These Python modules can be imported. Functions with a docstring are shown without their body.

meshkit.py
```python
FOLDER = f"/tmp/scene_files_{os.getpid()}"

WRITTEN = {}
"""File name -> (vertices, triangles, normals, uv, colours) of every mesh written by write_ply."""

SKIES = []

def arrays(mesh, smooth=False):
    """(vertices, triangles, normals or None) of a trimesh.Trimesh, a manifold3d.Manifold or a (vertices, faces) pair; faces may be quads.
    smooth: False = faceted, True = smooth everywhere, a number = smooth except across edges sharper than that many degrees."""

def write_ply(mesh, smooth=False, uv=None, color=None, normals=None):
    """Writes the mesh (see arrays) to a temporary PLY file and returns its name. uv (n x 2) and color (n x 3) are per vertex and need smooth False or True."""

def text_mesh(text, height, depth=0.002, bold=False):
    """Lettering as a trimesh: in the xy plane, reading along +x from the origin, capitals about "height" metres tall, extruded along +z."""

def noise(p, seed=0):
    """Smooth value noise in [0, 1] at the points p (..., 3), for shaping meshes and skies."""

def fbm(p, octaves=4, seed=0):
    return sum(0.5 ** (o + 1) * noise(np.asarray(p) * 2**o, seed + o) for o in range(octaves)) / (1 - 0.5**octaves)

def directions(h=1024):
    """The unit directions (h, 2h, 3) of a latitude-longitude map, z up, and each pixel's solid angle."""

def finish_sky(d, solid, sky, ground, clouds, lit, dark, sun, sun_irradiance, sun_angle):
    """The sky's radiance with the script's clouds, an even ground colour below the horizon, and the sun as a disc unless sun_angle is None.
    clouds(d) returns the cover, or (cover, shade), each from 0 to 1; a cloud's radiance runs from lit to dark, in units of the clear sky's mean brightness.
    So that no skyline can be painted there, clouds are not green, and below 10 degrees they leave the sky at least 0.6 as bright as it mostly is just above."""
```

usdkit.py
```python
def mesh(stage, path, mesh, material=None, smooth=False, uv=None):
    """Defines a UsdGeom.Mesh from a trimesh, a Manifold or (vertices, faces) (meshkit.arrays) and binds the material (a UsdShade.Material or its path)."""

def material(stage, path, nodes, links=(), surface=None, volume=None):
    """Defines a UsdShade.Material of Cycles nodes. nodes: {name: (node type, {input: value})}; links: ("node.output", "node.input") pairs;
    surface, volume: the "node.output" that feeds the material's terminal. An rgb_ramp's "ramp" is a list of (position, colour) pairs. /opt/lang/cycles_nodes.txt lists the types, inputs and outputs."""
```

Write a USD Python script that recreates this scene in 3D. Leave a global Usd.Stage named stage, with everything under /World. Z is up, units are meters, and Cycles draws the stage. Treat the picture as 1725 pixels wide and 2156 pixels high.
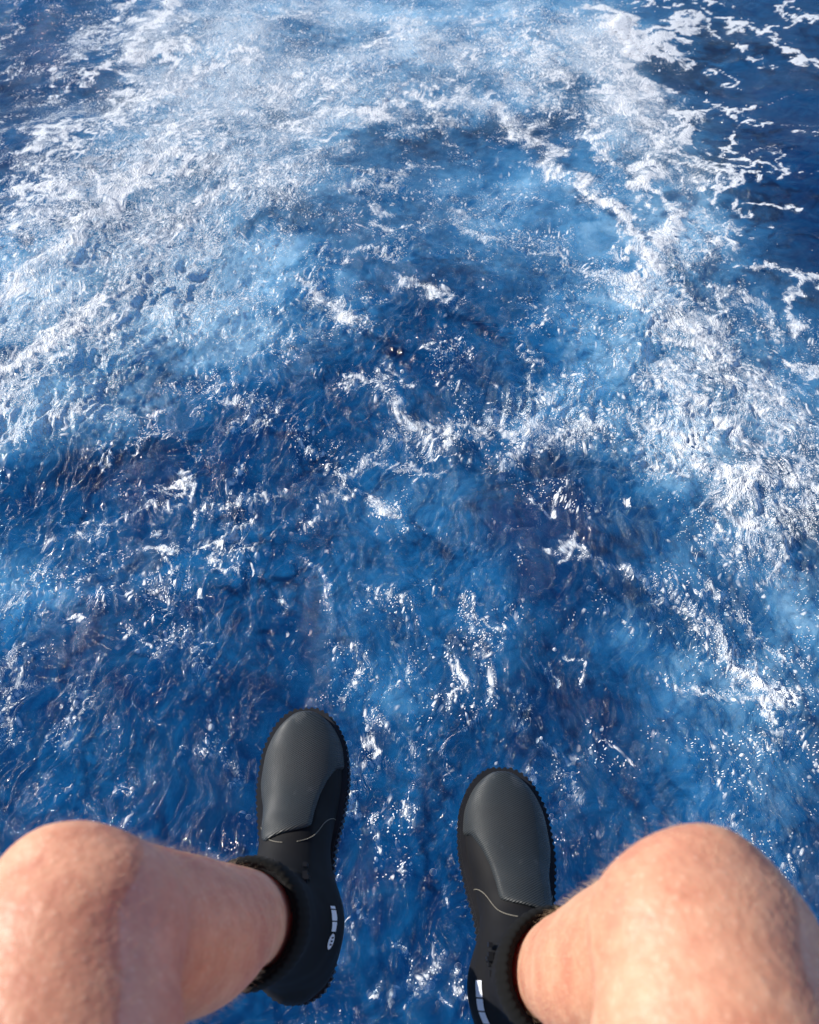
import math
import numpy as np
import trimesh
import shapely.geometry as sg
from scipy.spatial import cKDTree
from scipy.ndimage import gaussian_filter
import usdkit
import meshkit
from pxr import Usd, UsdGeom, UsdLux, UsdShade, Gf, Sdf, Vt

stage = Usd.Stage.CreateInMemory()
UsdGeom.SetStageUpAxis(stage, UsdGeom.Tokens.z)
UsdGeom.SetStageMetersPerUnit(stage, 1.0)
UsdGeom.Xform.Define(stage, '/World')
UsdGeom.Scope.Define(stage, '/World/Looks')
rng = np.random.default_rng(7)

# ------------------------------------------------------------------ camera, sky, sun, exposure
CAM = np.array([0.0, 0.0, 1.35])
PITCH = math.radians(48.0)
FPX, CX, CY = 1730.0, 862.5, 1078.0          # focal length and centre, for a picture 1725 wide
cam = UsdGeom.Camera.Define(stage, '/World/camera')
cam.AddTranslateOp().Set(Gf.Vec3d(*map(float, CAM)))
cam.AddRotateXOp().Set(90.0 - math.degrees(PITCH))
cam.CreateHorizontalApertureAttr(25.93)
cam.CreateVerticalApertureAttr(32.42)
cam.CreateFocalLengthAttr(26.0)
cam.CreateClippingRangeAttr(Gf.Vec2f(0.02, 5000))
cam.CreateFStopAttr(6.2)
cam.CreateFocusDistanceAttr(1.35)
cam.CreateExposureAttr(0.45)

SUN = np.array([-0.82, 0.28, 0.52]); SUN /= np.linalg.norm(SUN)
sun_el, sun_rot = math.asin(SUN[2]), math.atan2(SUN[0], SUN[1])
usdkit.material(stage, '/World/Looks/sky_light',
                {'s': ('sky_texture', {'sky_type': 'single_scattering', 'sun_disc': False, 'sun_elevation': sun_el, 'sun_rotation': sun_rot, 'aerosol_density': 0.0, 'air_density': 0.8, 'ozone_density': 6.0}),
                 'b': ('background_shader', {'strength': 0.08})},
                [('s.color', 'b.color')], surface='b.background')
dome = UsdLux.DomeLight.Define(stage, '/World/sky')
UsdShade.MaterialBindingAPI.Apply(dome.GetPrim()).Bind(UsdShade.Material.Get(stage, '/World/Looks/sky_light'))
sun = UsdLux.DistantLight.Define(stage, '/World/sun')
sun.CreateNormalizeAttr(True); sun.CreateIntensityAttr(1.2); sun.CreateAngleAttr(0.53)
sun.CreateColorAttr(Gf.Vec3f(1.0, 0.945, 0.86))
sun.AddRotateXYZOp().Set(Gf.Vec3f(math.degrees(math.acos(SUN[2])), 0, math.degrees(math.atan2(SUN[0], -SUN[1]))))

# ------------------------------------------------------------------ helpers
def at(px, py, z=0.0):
    """The point of the level plane z where the photograph shows (px, py)."""
    a, b = (px - CX) / FPX, -(py - CY) / FPX
    d = np.array([a, math.cos(PITCH) + b * math.sin(PITCH), -math.sin(PITCH) + b * math.cos(PITCH)])
    t = (z - CAM[2]) / d[2]
    return CAM + t * d, t

def data(prim, **k):
    for a, b in k.items():
        prim.SetCustomDataByKey(a, b)

def prim_mesh(path, v, f, mat, smooth=True, **attrs):
    m = usdkit.mesh(stage, path, (v, f), mat, smooth=smooth)
    for name, val in attrs.items():
        UsdGeom.PrimvarsAPI(m).CreatePrimvar(name, Sdf.ValueTypeNames.FloatArray, 'vertex').Set(Vt.FloatArray.FromNumpy(np.asarray(val, np.float32)))
    return m

_T = np.random.default_rng(11)
_PERM = np.concatenate([_T.permutation(1024)] * 2).astype(np.int32)
_ANG = _T.uniform(0, 2 * np.pi, 1024)
_GX, _GY = np.cos(_ANG).astype(np.float32), np.sin(_ANG).astype(np.float32)

def pn(x, y, seed=0):
    """Gradient noise in about [-1, 1]."""
    x = np.asarray(x, np.float32) + np.float32(seed * 17.31 + 300); y = np.asarray(y, np.float32) + np.float32(seed * 9.73 + 300)
    xi, yi = np.floor(x), np.floor(y)
    fx, fy = x - xi, y - yi
    xi, yi = xi.astype(np.int32) & 1023, yi.astype(np.int32) & 1023
    u, v = fx * fx * fx * (fx * (fx * 6 - 15) + 10), fy * fy * fy * (fy * (fy * 6 - 15) + 10)
    a, b = _PERM[xi], _PERM[(xi + 1) & 1023]
    def g(h, dx, dy):
        return _GX[h] * dx + _GY[h] * dy
    n00, n10 = g(_PERM[a + yi], fx, fy), g(_PERM[b + yi], fx - 1, fy)
    y1 = (yi + 1) & 1023
    n01, n11 = g(_PERM[a + y1], fx, fy - 1), g(_PERM[b + y1], fx - 1, fy - 1)
    n0 = n00 + u * (n10 - n00); n1 = n01 + u * (n11 - n01)
    return (n0 + v * (n1 - n0)) * 1.5

def ss(a, b, x):
    t = np.clip((x - a) / (b - a), 0, 1)
    return t * t * (3 - 2 * t)

# ------------------------------------------------------------------ where the wake is white: crests and trails of foam
# (strength, half width in photo pixels, points); each is laid on the water where it floats
TRAILS = [
 # left shoulder of the wake
 (1.05, 30, [(385,-10),(300,60),(285,125),(360,110)]), (.95, 24, [(520,115),(450,128),(415,165),(330,195)]), (.9, 18, [(330,195),(245,228),(195,265),(110,305),(60,330)]),
 (.85, 18, [(235,150),(300,170),(260,215)]), (.42, 120, [(540,60),(430,220),(330,350),(230,440),(150,530),(80,610),(-40,680)]),
 (.95, 30, [(385,330),(330,350),(285,400),(240,445)]), (.85, 28, [(230,450),(180,485),(140,535),(80,590),(0,640)]),
 (.5, 70, [(-20,840),(60,790),(150,740),(230,670),(300,560),(420,470)]), (.85, 32, [(-20,820),(50,770),(120,715),(180,660)]),
 (.7, 30, [(440,420),(510,370),(590,380),(640,350)]), (.55, 60, [(330,470),(480,400),(560,300),(700,250)]),
 (.75, 16, [(30,420),(48,440),(45,500)]), (.6, 34, [(120,480),(150,430),(170,380)]), (.55, 20, [(0,300),(60,285),(150,250)]), (.6, 14, [(-10,595),(50,590),(90,610)]),
 (.6, 14, [(155,80),(150,140),(100,160)]), (.5, 30, [(60,360),(140,330),(200,310)]), (.5, 30, [(20,700),(90,660),(160,600)]),
 # the broken water between the shoulders
 (.45, 80, [(430,150),(600,190),(760,130),(900,100),(1050,110)]), (.8, 24, [(620,255),(690,225),(770,255),(830,230)]), (.7, 22, [(560,200),(640,175),(720,190)]),
 (.7, 26, [(780,95),(860,70),(940,95)]), (.6, 30, [(520,60),(600,30),(700,20)]), (.75, 24, [(890,205),(960,190),(1030,230),(1110,285)]),
 (.8, 20, [(1130,260),(1165,310),(1160,350)]), (.75, 18, [(1180,345),(1235,385),(1275,425)]), (.7, 24, [(1105,80),(1140,155),(1190,190)]),
 (.6, 24, [(440,260),(520,240),(600,260)]), (.5, 40, [(330,300),(420,280),(560,320)]), (.55, 26, [(740,390),(800,380),(900,350)]), (.5, 40, [(700,330),(620,380),(500,450)]),
 (.55, 22, [(1000,90),(1060,130),(1090,200)]), (.6, 20, [(960,60),(1020,40),(1100,50)]),
 # thick folds on the right shoulder
 (1.25, 30, [(1235,35),(1285,45),(1325,85),(1335,130)]), (1.2, 24, [(1365,85),(1390,60),(1440,50)]), (1.1, 26, [(1330,130),(1380,120),(1430,90)]),
 (1.1, 26, [(1285,165),(1335,158),(1375,185)]), (1.0, 28, [(1290,190),(1330,200),(1395,190)]), (.9, 30, [(1280,215),(1330,240),(1350,260)]), (.6, 80, [(1230,90),(1310,180),(1340,270)]),
 (1.0, 13, [(1465,240),(1430,270),(1468,282),(1450,318),(1385,340),(1345,395),(1395,435),(1430,480),(1408,520),(1422,555)]),
 (.9, 14, [(1400,240),(1440,250),(1420,300),(1380,310)]), (.9, 12, [(1430,330),(1480,345),(1500,370)]),
 (1.05, 18, [(1265,420),(1310,465),(1345,485),(1370,540),(1378,595)]), (.9, 14, [(1200,380),(1245,395),(1290,440)]), (.8, 12, [(1380,540),(1400,600)]),
 (.95, 18, [(1425,490),(1440,510),(1412,545)]),
 # white lace on the dark blue water at the right
 (.9, 9, [(1360,20),(1440,15),(1520,5)]), (.9, 14, [(1510,30),(1580,60),(1640,90),(1725,130)]), (.8, 10, [(1470,40),(1540,90),(1600,120)]), (.85, 14, [(1590,70),(1650,55),(1725,35)]),
 (.8, 9, [(1640,-5),(1690,30),(1725,45)]), (.8, 8, [(1480,130),(1530,150),(1570,165)]), (.75, 7, [(1495,200),(1540,215),(1590,235)]), (.85, 10, [(1470,225),(1540,210),(1560,245)]),
 (.8, 8, [(1570,250),(1620,240),(1600,265)]), (.8, 7, [(1530,280),(1540,320),(1560,340)]), (.75, 8, [(1690,280),(1725,300)]), (.8, 7, [(1680,365),(1725,385)]),
 (.8, 9, [(1500,370),(1560,350),(1620,345)]), (.9, 10, [(1480,420),(1540,380),(1590,400)]), (.85, 8, [(1430,360),(1500,385),(1580,375)]), (.9, 10, [(1590,440),(1640,430),(1690,445)]),
 (.9, 12, [(1585,530),(1640,560),(1665,620),(1705,690)]), (.85, 12, [(1640,590),(1690,580),(1725,605)]), (.8, 14, [(1650,740),(1690,770),(1725,760)]), (.8, 12, [(1610,535),(1560,560)]),
 (.85, 8, [(1555,420),(1580,470),(1610,470)]), (.7, 8, [(1480,490),(1520,510),(1560,500)]), (.7, 9, [(1620,330),(1640,390)]), (.6, 22, [(1530,600),(1600,640),(1640,700)]), (.7, 8, [(1450,440),(1490,470)]),
 # broad froth sweeping down the right side
 (.62, 46, [(1290,590),(1370,620),(1420,660),(1500,700),(1535,765),(1610,820),(1670,880),(1740,930)]), (.95, 34, [(1420,690),(1480,715),(1545,770)]), (.6, 40, [(1470,760),(1560,850),(1640,900)]),
 (.6, 60, [(1390,790),(1430,870),(1410,930),(1480,1010),(1560,1040),(1640,1020),(1740,985)]), (1.0, 26, [(1525,1042),(1590,1032),(1645,1020)]), (.8, 30, [(1560,1055),(1600,1120)]),
 (.5, 80, [(1600,1150),(1680,1040),(1740,1000)]), (.6, 26, [(1400,930),(1460,985),(1520,1030)]), (.5, 40, [(1560,930),(1660,950),(1740,890)]),
 (.65, 10, [(1150,510),(1250,578),(1330,640),(1400,700)]), (.6, 9, [(1000,470),(1090,515),(1160,540)]), (.6, 14, [(960,440),(1000,460),(1010,480)]),
 (.62, 16, [(1130,1160),(1230,1210),(1330,1230),(1420,1300),(1490,1345)]), (.7, 28, [(1470,1310),(1530,1370),(1570,1420),(1650,1470)]), (.6, 22, [(1450,1430),(1520,1470),(1590,1485),(1660,1500)]),
 (.55, 16, [(1480,1230),(1590,1290),(1650,1330)]), (.5, 18, [(1300,1220),(1380,1240),(1470,1320)]), (.45, 30, [(1600,1600),(1680,1560)]), (.4, 30, [(1560,1760),(1640,1800)]),
 # clumps and strands in the dark middle
 (.8, 13, [(785,460),(835,480),(885,470)]), (.85, 24, [(655,600),(685,640),(720,680),(745,705)]), (.85, 24, [(862,612),(890,632),(935,655)]), (.7, 30, [(740,830),(800,855),(840,900),(905,935)]),
 (.65, 20, [(830,930),(800,990),(725,1040),(690,1090)]), (.75, 20, [(900,942),(960,900),(1050,900),(1100,930),(1160,913),(1240,940)]), (.6, 16, [(800,1000),(870,990),(930,1012)]),
 (.6, 34, [(1060,990),(1120,955),(1210,925)]), (.65, 15, [(720,1070),(780,1090),(805,1112)]), (.6, 20, [(700,540),(730,545),(810,550)]), (.5, 14, [(1110,770),(1150,850),(1190,880)]),
 (.6, 20, [(90,1145),(180,1100),(290,1070),(360,1080)]), (.7, 20, [(325,1140),(375,1165)]), (.65, 20, [(480,1155),(550,1140)]), (.55, 12, [(515,1060),(590,1050)]), (.5, 22, [(100,870),(230,830),(330,860)]),
 (.5, 34, [(-10,925),(60,880),(200,850)]), (.5, 18, [(310,905),(360,930)]), (.5, 14, [(440,820),(520,850),(560,880)]), (.6, 14, [(640,1200),(700,1250),(720,1290)]), (.55, 12, [(580,1290),(610,1320)]),
 (.5, 20, [(780,1230),(820,1250),(890,1280)]), (.55, 14, [(740,1380),(770,1450)]), (.5, 14, [(1000,1290),(1020,1360),(1030,1440)]), (.5, 18, [(300,1350),(380,1380),(420,1440)]), (.5, 30, [(0,1290),(80,1200),(110,1180)]),
 (.5, 26, [(20,1560),(60,1480),(40,1420)]), (.45, 22, [(200,1450),(160,1520),(120,1560)]), (.55, 12, [(820,2080),(850,2060)]), (.6, 14, [(890,2060),(940,2030),(960,2010)]), (.5, 14, [(720,1640),(760,1600)]),
 (.45, 20, [(800,1530),(850,1560),(880,1600)]), (.45, 18, [(1080,1480),(1120,1500)]), (.45, 20, [(1150,1560),(1180,1640),(1220,1700)]), (.45, 16, [(420,1560),(470,1600),(500,1660)]),
]
# many short crests and torn strands between the long ones: (number, corners of the area, direction, length, half width, strength)
_s = np.random.default_rng(31)
for n, (x0, y0), (x1, y1), spread, (dxs, dys), (l0, l1), (w0, w1), (s0, s1) in [
        (44, (420, 40), (60, 640), 190, (1, -.42), (50, 150), (6, 13), (.62, .92)), (26, (560, 60), (330, 520), 200, (1, -.25), (40, 120), (5, 11), (.55, .8)),
        (26, (700, 40), (1020, 260), 200, (1, .12), (40, 130), (5, 11), (.55, .85)), (30, (1200, 60), (1420, 640), 110, (.55, 1), (40, 110), (6, 12), (.62, .95)),
        (34, (1400, 640), (1660, 1080), 150, (.8, .7), (40, 120), (6, 13), (.58, .9)), (22, (60, 60), (60, 520), 150, (1, -.35), (40, 130), (4, 8), (.6, .85)),
        (46, (60, 1350), (1640, 1350), 420, (.25, 1), (18, 70), (4, 8), (.5, .8)), (22, (120, 1050), (1300, 900), 200, (1, -.1), (24, 90), (4, 9), (.5, .8)), (20, (760, 1500), (860, 2100), 130, (.2, 1), (18, 60), (4, 8), (.5, .8))]:
    for _ in range(n):
        t = _s.random()
        nx, ny = -(y1 - y0), (x1 - x0)
        k = _s.uniform(-1, 1) * spread / math.hypot(nx, ny)
        cx, cy = x0 + t * (x1 - x0) + nx * k, y0 + t * (y1 - y0) + ny * k
        a = math.atan2(dys, dxs) + _s.normal(0, .32); bend = _s.normal(0, .55); L = _s.uniform(l0, l1)
        p = [(cx - math.cos(a - bend) * L / 2, cy - math.sin(a - bend) * L / 2), (cx, cy), (cx + math.cos(a + bend) * L / 2, cy + math.sin(a + bend) * L / 2)]
        if all(-30 < q[1] < 2140 for q in p):
            TRAILS.append((_s.uniform(s0, s1), _s.uniform(w0, w1), p))
# (x, y, half width, half height in photo pixels, strength): clouds of fine bubbles below the surface
CLOUDS = [(320,690,210,110,.80),(430,430,260,150,.70),(250,620,230,140,.60),(560,200,260,130,.80),(760,20,380,70,.90),(1150,90,230,90,.85),(1280,700,120,120,.60),(1110,430,170,110,.55),(1215,860,130,80,.55),(850,1070,130,140,.30),
          (1560,900,240,230,.70),(40,1260,120,160,.35),(1620,1560,170,150,.40),(830,1380,130,110,.25),(1400,1000,110,80,.45),(1700,1290,140,180,.55),(1640,640,120,140,.30),(620,560,160,120,.40),
          (120,590,170,140,.60),(900,170,220,80,.55),(1340,250,110,190,.85),(1400,560,110,130,.60),(290,1140,190,50,.20),(1050,560,130,60,.30),(1520,1450,180,80,.35),(440,130,140,140,.85),
          (1480,1700,220,150,.20),(110,850,170,60,.55),(860,330,160,80,.30)]

def trail_field(x, y, trails=None, fine=1.0):
    """Foam strength at points, each trail fading over its half width, the points shaken by noise first."""
    r = np.hypot(x, y) * .35 + .35
    wx = x + r * (.050 * pn(x * 5, y * 5, 1) + .032 * pn(x * 14, y * 14, 2) + .014 * fine * pn(x * 34, y * 34, 41))
    wy = y + r * (.075 * pn(x * 5, y * 5, 3) + .045 * pn(x * 14, y * 14, 4) + .018 * fine * pn(x * 34, y * 34, 42))
    out = np.zeros(len(x), np.float32)
    for s, w, pts in (trails or TRAILS):
        q = [at(*p) for p in pts]
        width = w / FPX * np.mean([t for _, t in q])
        P = np.array([a[:2] for a, _ in q])
        lo, hi = P.min(0) - 3.2 * width, P.max(0) + 3.2 * width
        k = np.nonzero((wx > lo[0]) & (wx < hi[0]) & (wy > lo[1]) & (wy < hi[1]))[0]
        if not len(k):
            continue
        d = np.full(len(k), 9.0)
        for a, b in zip(P[:-1], P[1:]):
            ab = b - a
            t = np.clip(((wx[k] - a[0]) * ab[0] + (wy[k] - a[1]) * ab[1]) / (ab @ ab + 1e-9), 0, 1)
            d = np.minimum(d, np.hypot(wx[k] - a[0] - t * ab[0], wy[k] - a[1] - t * ab[1]))
        v = s * np.exp(-(d / (width * 1.15)) ** 2)
        out[k] = np.sqrt(np.maximum(out[k] ** 2 + v ** 2 - out[k] * v * .9, 0)).astype(np.float32) if s < .6 else np.maximum(out[k], v)
    return out

def cloud_field(x, y, z):
    out = np.zeros(len(x), np.float32)
    wx = x + .12 * pn(x * 3, y * 3, 5) + .06 * pn(x * 8, y * 8, 6)
    wy = y + .16 * pn(x * 3, y * 3, 7) + .08 * pn(x * 8, y * 8, 8)
    for px, py, rx, ry, s in CLOUDS:
        c, t = at(px, py, z)
        ax = rx / FPX * t
        ay = max(abs(at(px, py - ry, z)[0][1] - c[1]), abs(at(px, py + ry, z)[0][1] - c[1])) * .8
        e = ((wx - c[0]) / ax) ** 2 + ((wy - c[1]) / ay) ** 2
        out = 1 - (1 - out) * (1 - s * np.exp(-e * .8))
    return out

def fan(rows, cols, y_far=400.0, u_dense=1.3):
    """A sheet of water whose mesh widens with distance: points (n, 2), quads, spacing."""
    th = np.radians(np.concatenate([np.linspace(150, 92, max(rows // 18, 6)), np.linspace(91.5, 11.5, rows)]))
    y = 1.35 / np.tan(th)
    y = np.concatenate([y, np.geomspace(y[-1] * 1.03, y_far, max(rows // 14, 10))])
    half = np.hypot(np.maximum(y, -.2), 1.35) * .56
    edge = 1.3 * np.geomspace(1.02, 60, max(cols // 16, 8))
    u = np.concatenate([-edge[::-1], np.linspace(-u_dense, u_dense, cols), edge])
    X = half[:, None] * u[None]
    Y = np.repeat(y[:, None], len(u), 1)
    i, j = np.meshgrid(np.arange(len(y) - 1), np.arange(len(u) - 1), indexing='ij')
    a = i * len(u) + j
    q = np.stack([a, a + 1, a + len(u) + 1, a + len(u)], -1).reshape(-1, 4)
    sp = np.maximum(np.gradient(X, axis=1), np.gradient(Y, axis=0) * .7)
    return X.ravel(), Y.ravel(), q, sp.ravel(), X.shape

# ------------------------------------------------------------------ materials
def M(name, nodes, links, surface):
    return usdkit.material(stage, '/World/Looks/' + name, nodes, links, surface=surface)

water_mat = M('sea_water', {
    'pos': ('geometry', {}), 'foam': ('attribute', {'attribute': 'foam'}), 'milk': ('attribute', {'attribute': 'milk'}), 'spume': ('attribute', {'attribute': 'spume'}),
    'n1': ('noise_texture', {'dimensions': '2D', 'scale': 60.0, 'detail': 4.0, 'roughness': 0.62}),
    'n2': ('noise_texture', {'dimensions': '2D', 'scale': 210.0, 'detail': 3.0, 'roughness': 0.65, 'distortion': 0.6}),
    'n3': ('noise_texture', {'dimensions': '2D', 'scale': 42.0, 'detail': 4.0, 'roughness': 0.66, 'distortion': 1.4}),
    # thick froth: the foam amount broken up by cells and fine noise
    'nz': ('math', {'math_type': 'multiply_add', 'value2': 0.95, 'value3': -0.54}),
    'vz': ('math', {'math_type': 'multiply_add', 'value2': -0.30, 'value3': 0.12}),
    'a1': ('math', {'math_type': 'add'}), 'a2': ('math', {'math_type': 'add'}),
    'froth': ('map_range', {'range_type': 'smoothstep', 'from_min': 0.34, 'from_max': 0.86, 'to_min': 0.0, 'to_max': 0.96, 'clamp': True}),
    # thin spume: threads along the creases of the noise, which widen and join where there is more of it
    'sx': ('attribute', {'attribute': 'swirl_x'}), 'sy': ('attribute', {'attribute': 'swirl_y'}), 'swirl': ('combine_xyz', {}), 'n5': ('attribute', {'attribute': 'drift'}),
    'c1': ('math', {'math_type': 'subtract', 'value2': 0.5}), 'c2': ('math', {'math_type': 'absolute'}), 'c3': ('math', {'math_type': 'multiply_add', 'value2': -6.0}),
    'c4': ('math', {'math_type': 'multiply_add', 'value2': 1.1}),
    'threads': ('map_range', {'range_type': 'smoothstep', 'from_min': 0.84, 'from_max': 1.36, 'to_min': 0.0, 'to_max': 0.86, 'clamp': True}),
    # small bubbles: beads, singly and in drifts, more of them where there is more spume
    'vb': ('voronoi_texture', {'dimensions': '2D', 'scale': 215.0, 'feature': 'f1'}), 'vc': ('separate_color', {}),
    'bd': ('map_range', {'range_type': 'smoothstep', 'from_min': 0.16, 'from_max': 0.46, 'to_min': 1.0, 'to_max': 0.0, 'clamp': True}),
    'f1': ('math', {'math_type': 'multiply_add', 'value2': 1.30}), 'f2': ('math', {'math_type': 'multiply_add', 'value2': 1.15}),
    'sel': ('map_range', {'range_type': 'smoothstep', 'from_min': 1.92, 'from_max': 2.10, 'to_min': 0.0, 'to_max': 0.9, 'clamp': True}),
    'vb2': ('voronoi_texture', {'dimensions': '2D', 'scale': 88.0, 'feature': 'f1'}), 'vc2': ('separate_color', {}), 'bd2': ('map_range', {'range_type': 'smoothstep', 'from_min': 0.12, 'from_max': 0.50, 'to_min': 1.0, 'to_max': 0.0, 'clamp': True}),
    'f3': ('math', {'math_type': 'multiply_add', 'value2': 0.85}), 'f4': ('math', {'math_type': 'multiply_add', 'value2': 0.80}),
    'sel2': ('map_range', {'range_type': 'smoothstep', 'from_min': 1.55, 'from_max': 1.75, 'to_min': 0.0, 'to_max': 0.8, 'clamp': True}), 'fl1': ('math', {'math_type': 'multiply'}), 'fl2': ('math', {'math_type': 'multiply'}),
    'flecks': ('math', {'math_type': 'maximum'}), 'tg': ('math', {'math_type': 'multiply_add', 'value2': 0.60, 'value3': 0.42}), 'tg2': ('math', {'math_type': 'multiply'}), 'hb2': ('math', {'math_type': 'multiply_add', 'value2': 0.9}),
    'fs1': ('math', {'math_type': 'maximum'}), 'fs': ('math', {'math_type': 'maximum'}),
    'hb': ('math', {'math_type': 'multiply_add', 'value2': 0.6}),
    'bump': ('bump', {'strength': 1.0, 'distance': 0.0045}),
    'fr': ('fresnel', {'IOR': 1.36}), 'frc': ('math', {'math_type': 'minimum', 'value2': 0.26}),
    'soft': ('vector_math', {'math_type': 'multiply_add', 'vector2': (0.55, 0.55, 0.55), 'vector3': (0.0, 0.0, 0.45)}), 'softn': ('vector_math', {'math_type': 'normalize'}),
    'gl1': ('glossy_bsdf', {'color': (1, 1, 1), 'roughness': 0.05, 'distribution': 'ggx'}), 'gl2': ('glossy_bsdf', {'color': (1, 1, 1), 'roughness': 0.20, 'distribution': 'ggx'}), 'gl': ('mix_closure', {'fac': 0.34}),
    'tr': ('transparent_bsdf', {'color': (0.86, 0.95, 1.0)}),
    'body': ('mix_closure', {}),
    'mc': ('diffuse_bsdf', {'color': (0.29, 0.56, 0.78)}),
    'mk': ('math', {'math_type': 'multiply', 'value2': 0.34}),
    'mz': ('math', {'math_type': 'multiply_add', 'value2': 1.2, 'value3': 0.3}),
    'mm': ('math', {'math_type': 'multiply', 'use_clamp': True}),
    'milky': ('mix_closure', {}),
    'fo': ('principled_bsdf', {'base_color': (0.86, 0.89, 0.93), 'roughness': 0.4, 'specular_ior_level': 0.5}),
    'out': ('mix_closure', {}),
}, [('sx.fac', 'swirl.x'), ('sy.fac', 'swirl.y'),
    ('swirl.vector', 'n1.vector'), ('swirl.vector', 'n2.vector'), ('swirl.vector', 'n3.vector'),
    ('n1.fac', 'nz.value1'), ('vb2.distance', 'vz.value1'), ('nz.value', 'a1.value1'), ('vz.value', 'a1.value2'), ('a1.value', 'a2.value1'), ('foam.fac', 'a2.value2'),
    ('a2.value', 'froth.value'),
    ('n3.fac', 'c1.value1'), ('c1.value', 'c2.value1'), ('c2.value', 'c3.value1'), ('n2.fac', 'c3.value3'), ('spume.fac', 'c4.value1'), ('c3.value', 'c4.value3'), ('c4.value', 'threads.value'),
    ('froth.result', 'fs1.value1'), ('bd.result', 'tg.value1'), ('threads.result', 'tg2.value1'), ('tg.value', 'tg2.value2'), ('tg2.value', 'fs1.value2'), ('pos.position', 'vb.vector'), ('vb.color', 'vc.color'), ('vb.distance', 'bd.value'),
    ('n5.fac', 'f1.value1'), ('vc.r', 'f1.value3'), ('spume.fac', 'f2.value1'), ('f1.value', 'f2.value3'), ('f2.value', 'sel.value'), ('sel.result', 'fl1.value1'), ('bd.result', 'fl1.value2'), ('fl1.value', 'flecks.value1'), ('fl2.value', 'flecks.value2'),
    ('swirl.vector', 'vb2.vector'), ('vb2.color', 'vc2.color'), ('vb2.distance', 'bd2.value'), ('n5.fac', 'f3.value1'), ('vc2.g', 'f3.value3'), ('spume.fac', 'f4.value1'), ('f3.value', 'f4.value3'), ('f4.value', 'sel2.value'), ('sel2.result', 'fl2.value1'), ('bd2.result', 'fl2.value2'), ('fs1.value', 'fs.value1'), ('flecks.value', 'fs.value2'),
    ('n2.fac', 'hb.value1'), ('n1.fac', 'hb.value3'), ('flecks.value', 'hb2.value1'), ('hb.value', 'hb2.value3'), ('hb2.value', 'bump.height'),
    ('bump.normal', 'gl1.normal'), ('bump.normal', 'gl2.normal'), ('gl1.BSDF', 'gl.closure1'), ('gl2.BSDF', 'gl.closure2'), ('softn.vector', 'fo.normal'), ('softn.vector', 'mc.normal'),
    ('milk.fac', 'mk.value1'), ('n1.fac', 'mz.value1'), ('mk.value', 'mm.value1'), ('mz.value', 'mm.value2'),
    ('mm.value', 'milky.fac'), ('tr.BSDF', 'milky.closure1'), ('mc.BSDF', 'milky.closure2'),
    ('fr.fac', 'frc.value1'), ('frc.value', 'body.fac'), ('bump.normal', 'soft.vector1'), ('soft.vector', 'softn.vector1'), ('milky.closure', 'body.closure1'), ('gl.closure', 'body.closure2'),
    ('fs.value', 'out.fac'), ('body.closure', 'out.closure1'), ('fo.BSDF', 'out.closure2')], 'out.closure')

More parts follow.
